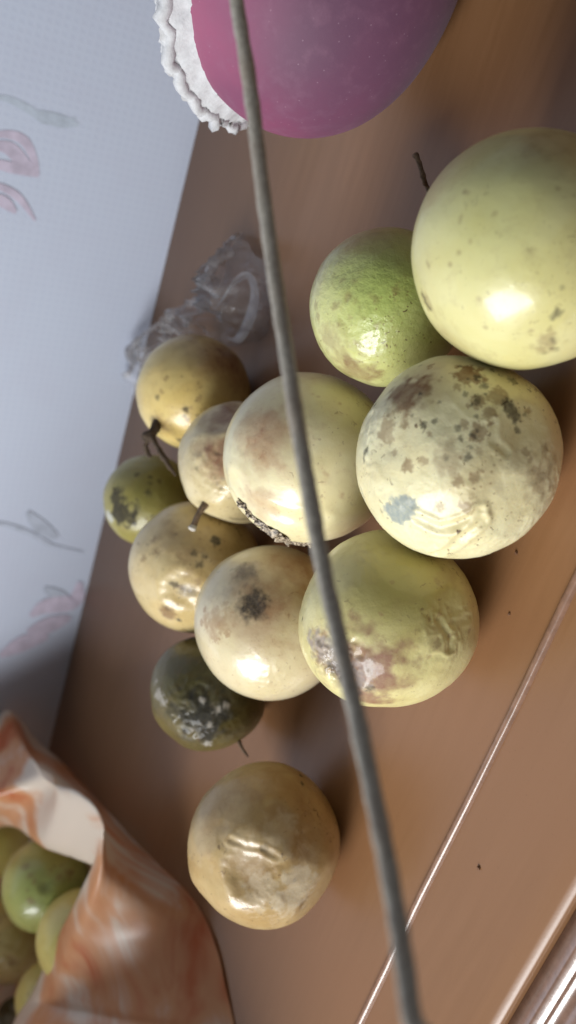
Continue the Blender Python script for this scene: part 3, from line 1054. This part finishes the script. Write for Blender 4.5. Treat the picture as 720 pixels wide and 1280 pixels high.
# curled loop of the film standing on its edge
dl = np.dot(on_table(300, 400, 0.01) - CAM, RCV[:, 2])
out_l = [(286, 425, 0), (302, 428, -.002), (318, 402, -.004), (324, 372, -.006), (318, 346, -.006), (304, 340, -.004), (290, 352, -.002), (282, 372, 0)]
in_l = [(284, 420, .004), (294, 420, .003), (306, 396, .002), (313, 370, .001), (311, 352, .001), (303, 350, .002), (280, 372, .004), (262, 396, .006)]
pa = smooth_path([tuple(at_depth(x, y, dl + o)) for x, y, o in out_l], 6)
pb = smooth_path([tuple(at_depth(x, y, dl + o)) for x, y, o in in_l], 6)
V, F = [], []
for i in range(len(pa)):
    for j in range(5):
        t = j / 4
        V.append(pa[i] * (1 - t) + pb[i] * t + RCV[:, 2] * (-0.0015) * math.sin(math.pi * t))
for i in range(len(pa) - 1):
    for j in range(4):
        F.append((i * 5 + j, i * 5 + j + 1, (i + 1) * 5 + j + 1, (i + 1) * 5 + j))
obj_from('curled_fold', V, F, MILK, film)

# ---- grey cord crossing above the table; its far end comes down on the board beyond the mango
mt, nt, b, N, L = new_mat('grey_cord')
v = obj_coord(nt)
n1 = noise(nt, 700, 4, 0.65, v)
n2 = noise(nt, 60, 3, 0.5, v)
c = mixc(nt, ramp(nt, n1, 0.35, 0.7), lin(152, 146, 134), lin(182, 176, 164))
c = mixc(nt, math_n(nt, 'MULTIPLY', ramp(nt, n2, 0.4, 0.7), 0.4), c, lin(158, 140, 122))
L.new(c, b.inputs['Base Color'])
b.inputs['Roughness'].default_value = 0.5
L.new(bump(nt, n1, 0.5, 0.0004), b.inputs['Normal'])
pts = [(-0.42, -0.44, 0.0022), (-0.33, -0.40, 0.0025), (-0.24, -0.33, 0.04)]
pts += [tuple(at_depth(x, y, t)) for x, y, t in ((258, -260, .246), (280, -90, .246), (297, 10, .243), (314, 120, .240), (327, 225, .236), (341, 330, .232), (357, 435, .226), (377, 560, .218), (400, 690, .210), (424, 800, .201), (449, 910, .191), (474, 1030, .180), (495, 1140, .171), (514, 1270, .160), (532, 1400, .150))]
e = np.array(pts[-1])
pts += [tuple(e + np.array([0.06, 0.02, 0.05])), tuple(e + np.array([0.12, 0.05, 0.16])), tuple(e + np.array([0.14, 0.08, 0.40]))]
P = smooth_path(pts, 10)
cord = tube('cord', P, [0.00195 * (1 + 0.05 * math.sin(k * 0.9) * math.sin(k * 0.37)) for k in range(len(P))], mt, seg=16, rough=0.14, seed=14)
tag(cord, 'thin grey cord stretched in the air above the passion fruits', 'cord')

# ---- twig beyond the largest fruit, crumbs on the board
P = smooth_path([T(533, 232, 0.004) + (.0010,), T(529, 222, 0.009) + (.0011,), T(525, 206, 0.012) + (.0009,), T(519, 192, 0.014) + (.0013,)], 6)
P0 = smooth_path([T(548, 262, 0.0012) + (.0010,), T(540, 246, 0.0016) + (.0010,), T(533, 232, 0.004) + (.0010,)], 4)
P = np.vstack([P0[:-1], P])
tw = tube('twig', P[:, :3], P[:, 3], STEM, None, 9, 0.5, 6)
tag(tw, 'short dry twig sticking up behind the largest pale passion fruit', 'twig')

crumbm = plain('dark_crumb', lin(140, 100, 72), 0.8, 2000, 0.0003, 0.5)
bm = bmesh.new()
bmesh.ops.create_icosphere(bm, subdivisions=2, radius=1.0)
rg = random.Random(8)
for vv in bm.verts:
    vv.co *= 1 + rg.uniform(-0.25, 0.25)
crumb_me = bpy.data.meshes.new('crumb')
bm.to_mesh(crumb_me); bm.free()
crumb_me.materials.append(crumbm)
for px, py, r in ((573, 692, .0008), (645, 691, .0006), (598, 1085, .0007), (636, 768, .0005)):
    p = on_table(px, py, r * 0.6)
    o = bpy.data.objects.new('crumb', crumb_me)
    COL.objects.link(o)
    o.location = p
    o.scale = (r * 1.3, r, r * 0.65)
    o.rotation_euler = (0, 0, rg.uniform(0, 3))
    tag(o, 'tiny dark crumb lying on the bare brown tabletop', 'crumb', 'crumbs scattered on the tabletop')
